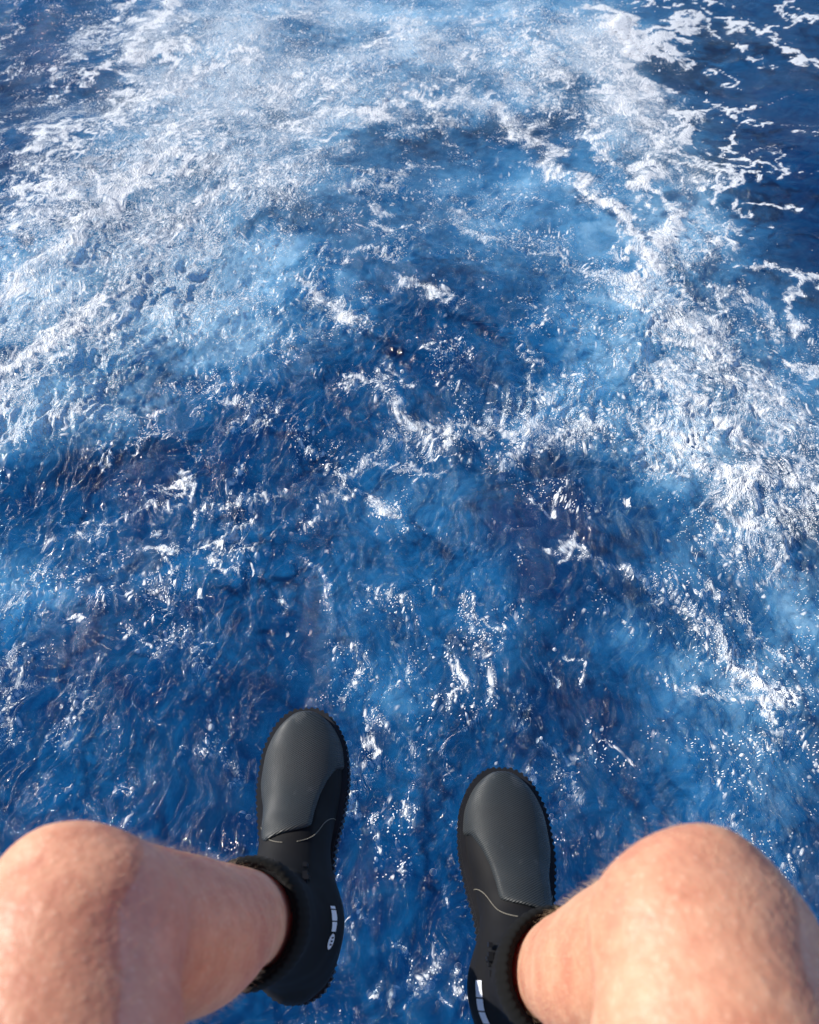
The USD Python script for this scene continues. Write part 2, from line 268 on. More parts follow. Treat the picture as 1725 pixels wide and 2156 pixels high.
deep_mat = M('deep_sea', {
    'pos': ('geometry', {}), 'milk': ('attribute', {'attribute': 'milk'}),
    'n': ('noise_texture', {'dimensions': '2D', 'scale': 8.0, 'detail': 6.0, 'roughness': 0.66, 'distortion': 1.9}),
    'm': ('math', {'math_type': 'multiply_add', 'value2': 0.42, 'value3': -0.20}), 'a': ('math', {'math_type': 'add', 'use_clamp': True}),
    'r': ('rgb_ramp', {'ramp': [(0.0, (0.0012, 0.030, 0.115)), (0.12, (0.0028, 0.060, 0.172)), (0.30, (0.011, 0.122, 0.29)), (0.58, (0.085, 0.28, 0.49)), (1.0, (0.42, 0.64, 0.82))]}),
    'd': ('subsurface_scattering', {'method': 'burley', 'scale': 0.022, 'radius': (1.0, 1.0, 1.0)}),
}, [('pos.position', 'n.vector'), ('n.fac', 'm.value1'), ('m.value', 'a.value1'), ('milk.fac', 'a.value2'), ('a.value', 'r.fac'), ('r.color', 'd.color')], 'd.BSSRDF')

foam_mat = M('foam', {
    'pos': ('geometry', {}), 'cov': ('attribute', {'attribute': 'cover'}),
    'v': ('voronoi_texture', {'scale': 210.0, 'feature': 'smooth_f1', 'smoothness': 0.5, 'detail': 1.0}),
    'n': ('noise_texture', {'scale': 70.0, 'detail': 4.0}), 'n2': ('noise_texture', {'scale': 48.0, 'detail': 5.0, 'roughness': 0.65, 'distortion': 0.8}),
    'h': ('math', {'math_type': 'multiply_add', 'value2': -0.6}),
    'b': ('bump', {'strength': 0.6, 'distance': 0.004}),
    'p': ('principled_bsdf', {'base_color': (0.88, 0.91, 0.95), 'roughness': 0.42, 'specular_ior_level': 0.45, 'subsurface_weight': 0.35, 'subsurface_radius': (0.6, 0.9, 1.0), 'subsurface_scale': 0.012, 'subsurface_method': 'burley'}),
    'e': ('math', {'math_type': 'multiply_add', 'value2': 0.9}), 'k': ('map_range', {'range_type': 'smoothstep', 'from_min': 0.42, 'from_max': 0.62, 'to_min': 0.0, 'to_max': 1.0, 'clamp': True}),
    't': ('transparent_bsdf', {}), 'o': ('mix_closure', {}),
    'soft': ('vector_math', {'math_type': 'multiply_add', 'vector2': (0.75, 0.75, 0.75), 'vector3': (0.0, 0.0, 0.25)}), 'softn': ('vector_math', {'math_type': 'normalize'}),
}, [('b.normal', 'soft.vector1'), ('soft.vector', 'softn.vector1'), ('pos.position', 'v.vector'), ('pos.position', 'n.vector'), ('pos.position', 'n2.vector'), ('v.distance', 'h.value1'), ('n.fac', 'h.value3'), ('h.value', 'b.height'), ('softn.vector', 'p.normal'),
    ('cov.fac', 'e.value1'), ('n2.fac', 'e.value3'), ('e.value', 'k.value'), ('k.result', 'o.fac'), ('t.BSDF', 'o.closure1'), ('p.BSDF', 'o.closure2')], 'o.closure')

bubble_mat = M('bubble_film', {
    'lw': ('layer_weight', {'blend': 0.5}), 'mr': ('map_range', {'range_type': 'smoothstep', 'from_min': 0.30, 'from_max': 0.95, 'to_min': 0.06, 'to_max': 0.45, 'clamp': True}),
    't': ('transparent_bsdf', {'color': (0.95, 0.98, 1.0)}), 'g': ('glossy_bsdf', {'color': (1, 1, 1), 'roughness': 0.18, 'distribution': 'ggx'}),
    'd': ('diffuse_bsdf', {'color': (0.7, 0.78, 0.85)}), 'm': ('mix_closure', {'fac': 0.45}), 'o': ('mix_closure', {}),
}, [('lw.facing', 'mr.value'), ('mr.result', 'o.fac'), ('g.BSDF', 'm.closure1'), ('d.BSDF', 'm.closure2'), ('t.BSDF', 'o.closure1'), ('m.closure', 'o.closure2')], 'o.closure')

drop_mat = M('spray_drop', {'p': ('principled_bsdf', {'base_color': (0.95, 0.97, 1.0), 'roughness': 0.05, 'ior': 1.33, 'transmission_weight': 0.6})}, [], 'p.BSDF')

skin_mat = M('skin', {
    'pos': ('geometry', {}),
    'n1': ('noise_texture', {'scale': 14.0, 'detail': 4.0, 'roughness': 0.6}), 'n2': ('noise_texture', {'scale': 160.0, 'detail': 3.0}), 'n3': ('noise_texture', {'scale': 60.0, 'detail': 4.0, 'roughness': 0.65}), 'v': ('voronoi_texture', {'scale': 150.0, 'feature': 'f1'}),
    's': ('math', {'math_type': 'multiply_add', 'value2': 0.45, 'value3': 0.0}), 'sa': ('math', {'math_type': 'multiply_add', 'value2': 0.62}),
    'r': ('rgb_ramp', {'ramp': [(0.36, (0.50, 0.195, 0.125)), (0.53, (0.60, 0.285, 0.18)), (0.70, (0.69, 0.38, 0.25))]}),
    'spots': ('map_range', {'range_type': 'smoothstep', 'from_min': 0.10, 'from_max': 0.34, 'to_min': 0.20, 'to_max': 0.0, 'clamp': True}),
    'mx': ('mix', {'mix_type': 'mix', 'color2': (0.80, 0.56, 0.42)}),
    'h': ('math', {'math_type': 'multiply_add', 'value2': -0.5}), 'h2': ('math', {'math_type': 'multiply_add', 'value2': 0.9}),
    'b': ('bump', {'strength': 0.40, 'distance': 0.0020}),
    'p': ('principled_bsdf', {'roughness': 0.50, 'specular_ior_level': 0.4, 'subsurface_weight': 0.35, 'subsurface_radius': (1.0, 0.4, 0.25), 'subsurface_scale': 0.010, 'subsurface_method': 'random_walk'}),
}, [('pos.position', 'n1.vector'), ('pos.position', 'n2.vector'), ('pos.position', 'n3.vector'), ('pos.position', 'v.vector'), ('n3.fac', 's.value1'), ('n1.fac', 'sa.value1'), ('s.value', 'sa.value3'), ('sa.value', 'r.fac'), ('r.color', 'mx.color1'),
    ('v.distance', 'spots.value'), ('spots.result', 'mx.fac'), ('mx.color', 'p.base_color'), ('v.distance', 'h.value1'), ('n2.fac', 'h.value3'), ('n3.fac', 'h2.value1'), ('h.value', 'h2.value3'), ('h2.value', 'b.height'), ('b.normal', 'p.normal')], 'p.BSDF')

hair_mat = M('body_hair', {'p': ('principled_bsdf', {'base_color': (0.66, 0.46, 0.28), 'roughness': 0.4})}, [], 'p.BSDF')

def cloth(name, color, rough, scale, sheen=0.0, strength=0.3, spec=0.5):
    return M(name, {'tc': ('texture_coordinate', {}), 'n': ('noise_texture', {'scale': scale, 'detail': 3.0}), 'b': ('bump', {'strength': strength, 'distance': 0.001}),
                    'n2': ('noise_texture', {'scale': 18.0, 'detail': 3.0}), 'r': ('rgb_ramp', {'ramp': [(.3, tuple(c * .75 for c in color)), (.7, tuple(c * 1.25 for c in color))]}),
                    'p': ('principled_bsdf', {'specular_ior_level': spec, 'roughness': rough, 'sheen_weight': sheen, 'sheen_roughness': 0.4, 'sheen_tint': (.5, .52, .58)})},
             [('tc.object', 'n.vector'), ('tc.object', 'n2.vector'), ('n.fac', 'b.height'), ('b.normal', 'p.normal'), ('n2.fac', 'r.fac'), ('r.color', 'p.base_color')], 'p.BSDF')
neoprene_mat = cloth('black_neoprene', (.005, .005, .0065), .7, 900.0, .02, .3, .22)
collar_mat = cloth('black_collar_knit', (.004, .004, .004), .9, 500.0, .04, .5, .2)
sole_mat = cloth('black_rubber_sole', (.016, .016, .018), .42, 200.0)
plastic_mat = cloth('black_plastic', (.012, .012, .013), .25, 60.0, 0, .05)
print_mat = M('white_print', {'p': ('principled_bsdf', {'base_color': (.78, .8, .86), 'roughness': .5})}, [], 'p.BSDF')
thread_mat = M('tan_thread', {'p': ('principled_bsdf', {'base_color': (.22, .20, .16), 'roughness': .6})}, [], 'p.BSDF')
vamp_mat = M('ribbed_grey_rubber', {
    'tc': ('texture_coordinate', {}), 'mp': ('mapping', {'rotation': (0, 0, math.radians(-28))}),
    'w': ('wave_texture', {'wave_type': 'bands', 'bands_direction': 'y', 'scale': 150.0, 'distortion': 0.25, 'detail': 1.0, 'profile': 'sine'}),
    'b': ('bump', {'strength': 0.5, 'distance': 0.0012}),
    'n': ('noise_texture', {'scale': 22.0, 'detail': 5.0, 'roughness': .6}), 'r': ('rgb_ramp', {'ramp': [(.3, (.020, .024, .027)), (.6, (.027, .032, .035)), (.60, (.032, .037, .040)), (.70, (.085, .088, .088))]}),
    'rr': ('map_range', {'from_min': .35, 'from_max': .7, 'to_min': .6, 'to_max': .38, 'clamp': True}),
    'p': ('principled_bsdf', {'specular_ior_level': .5}),
}, [('tc.object', 'mp.vector'), ('mp.vector', 'w.vector'), ('w.fac', 'b.height'), ('b.normal', 'p.normal'), ('tc.object', 'n.vector'), ('n.fac', 'r.fac'), ('r.color', 'p.base_color'), ('n.fac', 'rr.value'), ('rr.result', 'p.roughness')], 'p.BSDF')

# ------------------------------------------------------------------ the sea
def swell(x, y):
    wx, wy = x + .05 * pn(x * 4, y * 4, 21), y + .05 * pn(x * 4, y * 4, 23)
    return .045 * pn(x * .8, y * .8, 25) + .03 * pn(wx * 1.9, wy * 1.9, 26)

def sea_height(x, y, sp, foam, spume):
    """Broken water behind a boat: swell, boils with sharp seams between them, small wavelets."""
    flow = 1.0
    wx = x + .05 * pn(x * 4, y * 4, 21) + .018 * pn(x * 13, y * 13, 22)
    wy = y + .05 * pn(x * 4, y * 4, 23) + .018 * pn(x * 13, y * 13, 24)
    h = swell(x, y)
    side = ss(.55, 1.3, np.abs(x) / (np.abs(y) * .22 + .62))            # outside the wake the water is calmer
    amp = 1 - .55 * side * (x > 0) - .15 * side * (x < 0)
    def octave(f, a, seed, kind):
        fade = 1 - ss(.22, .5, sp * f)
        k = np.nonzero(fade > 0)[0]
        n = pn(wx[k] * f, wy[k] * f * .66, seed)
        if kind == 'boil':
            n = 1.0 - 2.2 * np.sqrt(n * n + .006)
        elif kind == 'dome':
            n = np.sqrt(n * n + .004) * 2.2 - .6
        out = np.zeros(len(x), np.float32)
        out[k] = n * fade[k] * a
        return out
    far = ss(1.5, 3.2, np.hypot(x, y))
    amp = amp * (1.3 - .75 * far) * (.9 + .3 * spume) * (1 - .5 * ss(.1, .6, foam))
    h += amp * (octave(4.2, .014, 27, 'boil') + octave(8.5, .0095, 28, 'dome') + octave(17, .0056, 29, 'dome') + octave(33, .0055, 30, 'dome') + octave(62, .0042, 31, 'dome') + octave(115, .0024, 32, 'dome') + octave(200, .0005, 33, 'n'))
    h += ss(.1, 1.0, foam) * (.018 + .008 * pn(x * 9, y * 9, 34))
    return h

gx, gy, gq, gsp, gshape = fan(900, 780)
trail = trail_field(gx, gy)
wx = gx + .03 * pn(gx * 9, gy * 9, 51); wy = gy + .03 * pn(gx * 9, gy * 9, 52)
lace = 1 - np.abs(pn(wx * 7, wy * 5.5, 53)) * 1.9
lace = np.maximum(lace, 1 - np.abs(pn(wx * 15, wy * 12, 54)) * 2.1 - .12)
grain = pn(wx * 26, wy * 22, 55) * .5 + pn(wx * 60, wy * 55, 56) * .35
milk = cloud_field(gx, gy, 0.0)
near = 1 - ss(14, 30, np.hypot(gx, gy))
foam = np.clip(trail * (.66 + .34 * np.clip(lace, -.6, 1)) + trail * .32 * grain, -.2, 1.4) * near
patchy = pn(gx * 2.6, gy * 2.2, 59) * .5 + pn(wx * 6, wy * 5, 60) * .5
lee = ss(.85, 1.3, gx) * ss(1.7, 2.4, gy)                                # smoother dark water to the right of the wake, with lace on it
lx, ly = gx * .9 + gy * .35, gy * .9 - gx * .35
drift = 1 - np.abs(pn(lx * 2.6 + .5 * pn(gx * 4, gy * 4, 64), ly * 5.0 + .5 * pn(gx * 4, gy * 4, 65), 63)) * 2.6
drift = np.clip(drift, 0, 1) * ss(-.15, .35, pn(gx * 1.6, gy * 1.6, 66))
foam = np.clip(foam * (1 + .3 * lee) + .62 * lee * near * ss(.55, .95, drift) * (.8 + .5 * grain), -.2, 1.4)
mx_, my_ = gx * .85 - gy * .5, gy * .85 + gx * .5
thread = 1 - np.abs(pn(mx_ * 3.5 + .4 * pn(gx * 6, gy * 6, 67), my_ * 8 + .6 * pn(gx * 6, gy * 6, 68), 69)) * 3.2
mid = 1 - ss(1.7, 2.4, gy)
thr2 = (1 - np.abs(pn(wx * 5 + .5 * pn(gx * 8, gy * 8, 73), wy * 4.2 + .5 * pn(gx * 8, gy * 8, 74), 75)) * 4.5)
loose = np.clip(thr2, 0, 1) * ss(.0, .4, pn(gx * 2.3, gy * 2.3, 76)) * mid
foam = np.clip(foam + .34 * loose * (.8 + .8 * grain), -.2, 1.4)
web = np.maximum(1 - np.abs(pn(wx * 8, wy * 5.5, 91)) * 3.4, np.maximum(.95 - np.abs(pn(wx * 17, wy * 11, 92)) * 3.0, .85 - np.abs(pn(wx * 33, wy * 22, 93)) * 2.6))
churn = np.clip(milk * 1.1 + .5 * trail - .1, 0, 1) * (.65 + .7 * pn(gx * 3.1, gy * 2.6, 94))
foam = np.clip(foam + .62 * np.clip(churn, 0, 1) * ss(.45, .95, web) * (.75 + .8 * grain) * near, -.2, 1.4)
slate = ss(-.75, -1.2, gx + .25 * (3.0 - gy)) * ss(1.6, 2.2, gy)            # dark ruffled water to the left
spume = np.clip(.10 + .12 * slate + .35 * loose - .25 * lee + .60 * milk * (.75 + .5 * patchy) + .72 * np.clip(trail, 0, .9) + .20 * patchy + .12 * lace, 0, 1.1) * near
foam = np.clip(foam + .50 * slate * near * ss(.3, .95, np.clip(thread, 0, 1)) * ss(-.2, .3, pn(gx * 2, gy * 2, 70)) * (.8 + .7 * grain), -.2, 1.4)
milk = np.clip(milk * (.75 + .5 * patchy) + .30 * np.clip(trail, 0, 1), 0, 1) * near
mound = gaussian_filter(trail.reshape(gshape), 5.0).ravel()
gz = sea_height(gx, gy, gsp, mound, spume)
v = np.stack([gx, gy, gz], 1)
sea = prim_mesh('/World/sea_water', v, gq, water_mat, True, foam=np.clip(foam, 0, 1.1), milk=milk, spume=spume,
                swirl_x=gx + .10 * (.30 * pn(gx * 7, gy * 7, 95) + .15 * pn(gx * 14, gy * 14, 96)), swirl_y=gy * .62 + .10 * (.30 * pn(gx * 7, gy * 7, 97) + .15 * pn(gx * 14, gy * 14, 98)),
                drift=.5 + .24 * pn(wx * 8, wy * 8, 99) + .15 * pn(wx * 16, wy * 16, 100) + .09 * pn(wx * 33, wy * 33, 101) + .05 * pn(wx * 66, wy * 66, 102))
data(sea.GetPrim(), kind='structure', label='churned deep blue sea water of the wake behind a boat')

dx, dy, dq, _, _ = fan(420, 340)
dm = cloud_field(dx, dy, -.07)
hollow = np.zeros_like(dm)
for px, py, rx, ry, a in [(1230,1080,150,110,.8),(340,1010,260,90,.45),(960,780,110,120,.6),(1680,330,160,330,.7),(90,190,190,190,.6),(250,1420,260,130,.5),(1280,1480,190,170,.45),(620,940,160,130,.4),(760,1800,300,200,.25),(700,760,90,90,.4)]:
    c, t = at(px, py, -.07)
    ry_m = max(abs(at(px, py - ry, -.07)[0][1] - c[1]), abs(at(px, py + ry, -.07)[0][1] - c[1])) * .8
    e = ((dx + .10 * pn(dx * 4, dy * 4, 5) - c[0]) / (rx / FPX * t)) ** 2 + ((dy + .12 * pn(dx * 4, dy * 4, 7) - c[1]) / ry_m) ** 2
    hollow = np.maximum(hollow, .75 * a * np.exp(-e * .8))
bx_ = dx + .07 * pn(dx * 7, dy * 7, 81) + .035 * pn(dx * 18, dy * 18, 82); by_ = dy + .09 * pn(dx * 7, dy * 7, 83) + .04 * pn(dx * 18, dy * 18, 84)
plume = .55 * pn(bx_ * 3.2, by_ * 2.8, 85) + .35 * pn(bx_ * 8, by_ * 7, 86) + .25 * pn(bx_ * 19, by_ * 17, 87)
dm = np.clip(dm * (1 - .6 * hollow) * (.85 + 1.1 * plume) + .12 - .20 * hollow + .10 * plume, 0, 1)
deep = prim_mesh('/World/deep_water', np.stack([dx, dy, swell(dx, dy) - .075 - .002 * np.hypot(dx, dy)], 1), dq, deep_mat, True, milk=dm)
data(deep.GetPrim(), kind='structure', label='deep blue water with clouds of bubbles below the surface')

# thick foam standing on the water: its own body, dipping under the surface at its edges
solid = trail_field(gx, gy, [t for t in TRAILS if t[0] >= .8 and t[1] >= 16], .3)
body = solid * (.85 + .15 * np.clip(lace, -.5, 1)) + .07 * pn(gx * 14, gy * 10, 61) - .86
body = gaussian_filter(body.reshape(gshape), 2.0).ravel()
keep = np.nonzero((body[gq] > -.12).any(1) & (gsp[gq].max(1) < .05))[0]
fq = gq[keep]
used, inv = np.unique(fq, return_inverse=True)
fq = inv.reshape(-1, 4)
b = body[used]
lift = np.where(b > 0, .013 * ss(0, .5, b) + .004 * np.sqrt(np.clip(b, 0, 1)) * (1 + pn(gx[used] * 14, gy[used] * 10, 62)), .03 * b)
fv = v[used] + np.stack([0 * lift, 0 * lift, lift], 1)
fm = prim_mesh('/World/sea_foam', fv, fq, foam_mat, True, cover=b)
data(fm.GetPrim(), kind='stuff', label='thick white foam folded along both shoulders of the wake', category='foam')

# bubbles on the surface, most of them by the foam
tree = cKDTree(np.stack([gx, gy], 1))
def scatter(n, prob, lo, hi, seed, size_by_distance=True):
    r = np.random.default_rng(seed)
    out = []
    while len(out) < n:
        py = r.uniform(-20, 2150, 4000); px = r.uniform(0, 1725, 4000)
        P = np.array([at(a, c)[0] for a, c in zip(px, py)])
        _, i = tree.query(P[:, :2])
        ok = r.random(len(i)) < prob(P, i)
        out += [(P[k, 0], P[k, 1], gz[i[k]]) for k in np.nonzero(ok)[0]]
    return np.array(out[:n]), lo + (hi - lo) * r.random(n) ** 4

def instancer(path, proto_mesh, mat, pos, rad, **kw):
    pi = UsdGeom.PointInstancer.Define(stage, path)
    prim_mesh(path + '/' + kw['proto'], *proto_mesh, mat)
    pi.CreatePrototypesRel().SetTargets([Sdf.Path(path + '/' + kw['proto'])])
    pi.CreateProtoIndicesAttr(Vt.IntArray([0] * len(pos)))
    pi.CreatePositionsAttr(Vt.Vec3fArray.FromNumpy(pos.astype(np.float32)))
    pi.CreateScalesAttr(Vt.Vec3fArray.FromNumpy(np.repeat(rad[:, None], 3, 1).astype(np.float32)))
    data(pi.GetPrim(), kind='stuff', label=kw['label'], category=kw['category'])

sph = trimesh.creation.icosphere(2, 1.0)
cap = trimesh.intersections.slice_mesh_plane(sph, [0, 0, 1], [0, 0, -.15])
bp, br = scatter(2800, lambda P, i: np.clip(.006 + 1.1 * np.clip(foam[i] - .12, 0, .5) + .6 * (np.abs(pn(P[:, 0] * 4, P[:, 1] * 4, 71)) < .05) * (pn(P[:, 0] * 3, P[:, 1] * 3, 72) > .05), 0, 1) * (P[:, 1] < 2.6) , .0012, .0065, 5)
instancer('/World/foam_bubbles', (np.array(cap.vertices), np.array(cap.faces)), bubble_mat, bp, br, proto='bubble', label='clear round bubbles floating on the churned water', category='bubbles')
sp_, sr = scatter(700, lambda P, i: np.clip(foam[i] - .45, 0, 1), .0012, .0055, 6)
sp_[:, 2] += np.random.default_rng(8).exponential(.035, len(sp_)) + .005
instancer('/World/spray_drops', (np.array(sph.vertices), np.array(sph.faces)), drop_mat, sp_, sr, proto='drop', label='small drops of spray thrown up over the wake', category='spray')

# ------------------------------------------------------------------ solid modelling: signed distances turned into one smooth surface
def surface(F, lo, h):
    """Surface nets of the zero level of F on a grid: one smooth closed mesh."""
    s = F < 0
    n = np.array(F.shape)
    cube = [(a, b, c) for a in (0, 1) for b in (0, 1) for c in (0, 1)]
    cor = np.stack([s[a:n[0]-1+a, b:n[1]-1+b, c:n[2]-1+c] for a, b, c in cube])
    act = cor.any(0) & ~cor.all(0)
    I = np.argwhere(act)
    val = np.stack([F[I[:, 0]+a, I[:, 1]+b, I[:, 2]+c] for a, b, c in cube], 1)
    acc, cnt = np.zeros((len(I), 3)), np.zeros(len(I))
    for p in range(8):
        for q in range(p + 1, 8):
            d = np.array(cube[q]) - np.array(cube[p])
            if np.abs(d).sum() != 1:
                continue
            a, b = val[:, p], val[:, q]
            x = (a < 0) != (b < 0)
            t = np.where(x, a / np.where(x, a - b, 1), 0)
            acc += np.where(x[:, None], np.array(cube[p]) + t[:, None] * d, 0); cnt += x
    V = lo + np.asarray(h) * (I + acc / cnt[:, None])
    idx = np.full(act.shape, -1); idx[tuple(I.T)] = np.arange(len(I))
    quads = []
    for ax in range(3):
        o1, o2 = [(1, 2), (2, 0), (0, 1)][ax]
        e = np.eye(3, dtype=int)
        sl0 = tuple(slice(1, n[k] - 1) if k != ax else slice(0, n[k] - 1) for k in range(3))
        sl1 = tuple(slice(1, n[k] - 1) if k != ax else slice(1, n[k]) for k in range(3))
        A = s[sl0] != s[sl1]
        J = np.argwhere(A) + np.array([1 if k != ax else 0 for k in range(3)])
        neg = s[tuple(J.T)]
        q = np.stack([idx[tuple((J - e[o1] - e[o2]).T)], idx[tuple((J - e[o2]).T)], idx[tuple(J.T)], idx[tuple((J - e[o1]).T)]], 1)
        quads.append(np.where(neg[:, None], q, q[:, ::-1]))
    return V, np.vstack(quads)

def grid(lo, hi, h):
    ax = [np.arange(lo[k], hi[k] + h, h) for k in range(3)]
    return np.stack(np.meshgrid(*ax, indexing='ij'), -1).astype(np.float32)

def cone(P, a, b, ra, rb):
    a, b = np.asarray(a, np.float32), np.asarray(b, np.float32)
    ab = b - a
    t = np.clip(((P - a) @ ab) / (ab @ ab), 0, 1)
    return np.linalg.norm(P - a - t[..., None] * ab, axis=-1) - (ra + (rb - ra) * t)

def blob(P, c, r, axes=None):
    d = (P - np.asarray(c, np.float32))
    if axes is not None:
        d = d @ np.asarray(axes, np.float32).T
    r = np.asarray(r, np.float32)
    k = np.linalg.norm(d / r, axis=-1)
    return (k - 1) * r.min()

def smin(a, b, k):
    h = np.clip(.5 + .5 * (b - a) / k, 0, 1)
    return b + (a - b) * h - k * h * (1 - h)

def unit(v):
    v = np.asarray(v, float)
    return v / np.linalg.norm(v)

# ------------------------------------------------------------------ the person: joints
LEGS = {  # hip, knee, ankle, heel bottom, toe bottom
    -1: dict(hip=(-.115, -.27, .865), knee=(-.203, .142, .818), ankle=(-.126, .258, .425), heel=(-.119, .203, .345), toe=(-.138, .490, .410)),
    1: dict(hip=(.115, -.27, .865), knee=(.176, .142, .815), ankle=(.115, .198, .42), heel=(.112, .131, .335), toe=(.119, .422, .398)),
}
def foot_frame(L):
    """Boot axes in the world: x to the right, y to the toe, z up from the sole."""
    heel, toe, knee = (np.array(L[k]) for k in ('heel', 'toe', 'knee'))
    y = unit(toe - heel)
    z = unit(np.array([0, 0, 1.0]) - y * y[2])
    x = np.cross(y, z)
    return np.stack([x, y, z], 1), heel            # columns

def leg(P, side):
    L = LEGS[side]
    hip, knee, ankle, heel, toe = (np.array(L[k]) for k in ('hip', 'knee', 'ankle', 'heel', 'toe'))
    td, sd = unit(knee - hip), unit(ankle - knee)
    out = unit(np.cross(td, sd)) ; lat = out if out[0] * side > 0 else -out      # away from the other leg
    front = unit(np.cross(sd, out)); front = front if front @ td > 0 else -front  # the shin's front
    up = unit(np.cross(out, td)); up = up if up[2] > 0 else -up
    f = cone(P, hip, knee - td * .02, .093, .060)
    f = smin(f, cone(P, hip + td * .10 + up * .012, knee - td * .07 + up * .008, .078, .050), .03)
    f = smin(f, blob(P, knee - td * .085 - lat * .030 + up * .004, (.030, .055, .030), [lat, td, up]), .028)    # inner thigh muscle
    f = smin(f, blob(P, knee - td * .10 + lat * .032, (.030, .07, .034), [lat, td, up]), .028)
    f = smin(f, cone(P, knee - lat * .022, knee + lat * .022, .044, .043), .025)
    f = smin(f, blob(P, knee + td * .034 + front * .006 + up * .012, (.028, .017, .028), [lat, td, up]), .022)  # kneecap
    f = smin(f, blob(P, knee + sd * .055 + front * .033, (.014, .026, .014), [lat, sd, front]), .02)
    f = smin(f, cone(P, knee + sd * .03, ankle, .050, .036), .02)
    f = smin(f, cone(P, knee + sd * .04 + front * .022, ankle + front * .010, .028, .022), .025)              # shin bone
    calf = knee + sd * .14 - front * .018
    f = smin(f, blob(P, calf - lat * .014, (.040, .105, .043), [lat, sd, front]), .025)
    f = smin(f, blob(P, calf + lat * .016 + sd * -.01, (.038, .095, .040), [lat, sd, front]), .025)
    R, O = foot_frame(L)
    w = lambda x, y, z: O + R @ np.array([x, y, z])
    f = smin(f, cone(P, ankle, w(0, .06, .05), .034, .026), .02)
    f = smin(f, cone(P, w(0, .06, .048), w(0, .23, .036), .024, .016), .02)
    return f

lo, hi, hb = np.array([-.33, -.42, .32]), np.array([.33, .56, 1.0]), .0052
P = grid(lo, hi, hb)
F = np.full(P.shape[:3], 9.0, np.float32)
for side in (-1, 1):
    k = P[:, 0, 0, 0] * side > -.03
    F[k] = smin(F[k], leg(P[k], side), .012) if side == 1 else leg(P[k], side)
back = P[0, :, 0, 1] < -.1
F[:, back] = smin(F[:, back], cone(P[:, back], (-.10, -.29, .88), (.10, -.29, .88), .105, .105), .05)
bv, bq = surface(F, lo, hb)
bm = trimesh.Trimesh(bv, np.vstack([bq[:, :3], bq[:, [0, 2, 3]]]), process=False)
trimesh.smoothing.filter_taubin(bm, iterations=12)
bm = bm.subdivide_loop(1) if len(bm.faces) < 120000 else bm
bv, bf = np.array(bm.vertices), np.array(bm.faces)
bv += np.array(bm.vertex_normals) * (.0012 * (meshkit.noise(bv * 38, 3) - .5) + .0022 * (meshkit.noise(bv * 14, 4) - .5))[:, None]

person = UsdGeom.Xform.Define(stage, '/World/person')
data(person.GetPrim(), label='person sitting with bare legs spread and black dive boots dangling over the wake', category='person')
body_prim = prim_mesh('/World/person/body', bv, bf, skin_mat, True)

# fine hair on the legs
hr = np.random.default_rng(21)
fc, nr = bm.triangles_center, bm.face_normals
area = bm.area_faces
zone = (fc[:, 1] > -.02) & (fc[:, 2] > .61)
dens = area * zone * np.where(fc[:, 2] < .80, 1.5, .7)
pick = hr.choice(len(fc), 8500, p=dens / dens.sum())
pts, wid = [], []
for k in pick:
    c, n = fc[k] + hr.normal(0, .001, 3), nr[k]
    side = -1 if c[0] < 0 else 1
    d = unit(np.array(LEGS[side]['ankle']) - np.array(LEGS[side]['knee']))
    d = d + hr.normal(0, .35, 3); d -= n * (d @ n); d = unit(d)
    l = hr.uniform(.005, .017)
    a, bnd = hr.uniform(.25, .7), hr.uniform(.1, .5)
    for t in (0, .35, .7, 1):
        pts.append(c + l * (n * a * (t - bnd * t * t) + d * (.55 * t + .3 * t * t)))
        wid.append(.00012 * (1 - .8 * t))
hc = UsdGeom.BasisCurves.Define(stage, '/World/person/body/leg_hair')
hc.CreateTypeAttr('linear'); hc.CreateCurveVertexCountsAttr(Vt.IntArray([4] * len(pick)))
hc.CreatePointsAttr(Vt.Vec3fArray.FromNumpy(np.array(pts, np.float32))); hc.CreateWidthsAttr(Vt.FloatArray.FromNumpy(np.array(wid, np.float32))); hc.SetWidthsInterpolation('vertex')
UsdShade.MaterialBindingAPI.Apply(hc.GetPrim()).Bind(hair_mat)
data(hc.GetPrim(), kind='stuff')

# ------------------------------------------------------------------ dive boots
from scipy.interpolate import PchipInterpolator
KY = np.array([0, .003, .010, .022, .04, .08, .13, .18, .215, .25, .275, .290, .297, .3])
KL = np.array([.004, .0150, .0250, .0318, .0350, .0345, .034, .042, .0465, .0445, .0365, .0265, .0175, .010])      # outer half width
KI = np.array([.004, .0150, .0250, .0318, .0350, .0335, .034, .043, .0470, .0440, .0350, .0245, .0155, .009])      # inner half width
KH = np.array([.040, .046, .056, .066, .076, .090, .088, .073, .064, .056, .049, .043, .039, .036])                # height of the upper
def prof(y, K):
    return PchipInterpolator(KY, K)(np.clip(y, 0, .3))

def lean(y):
    return .011 * ss(.10, .30, np.asarray(y))

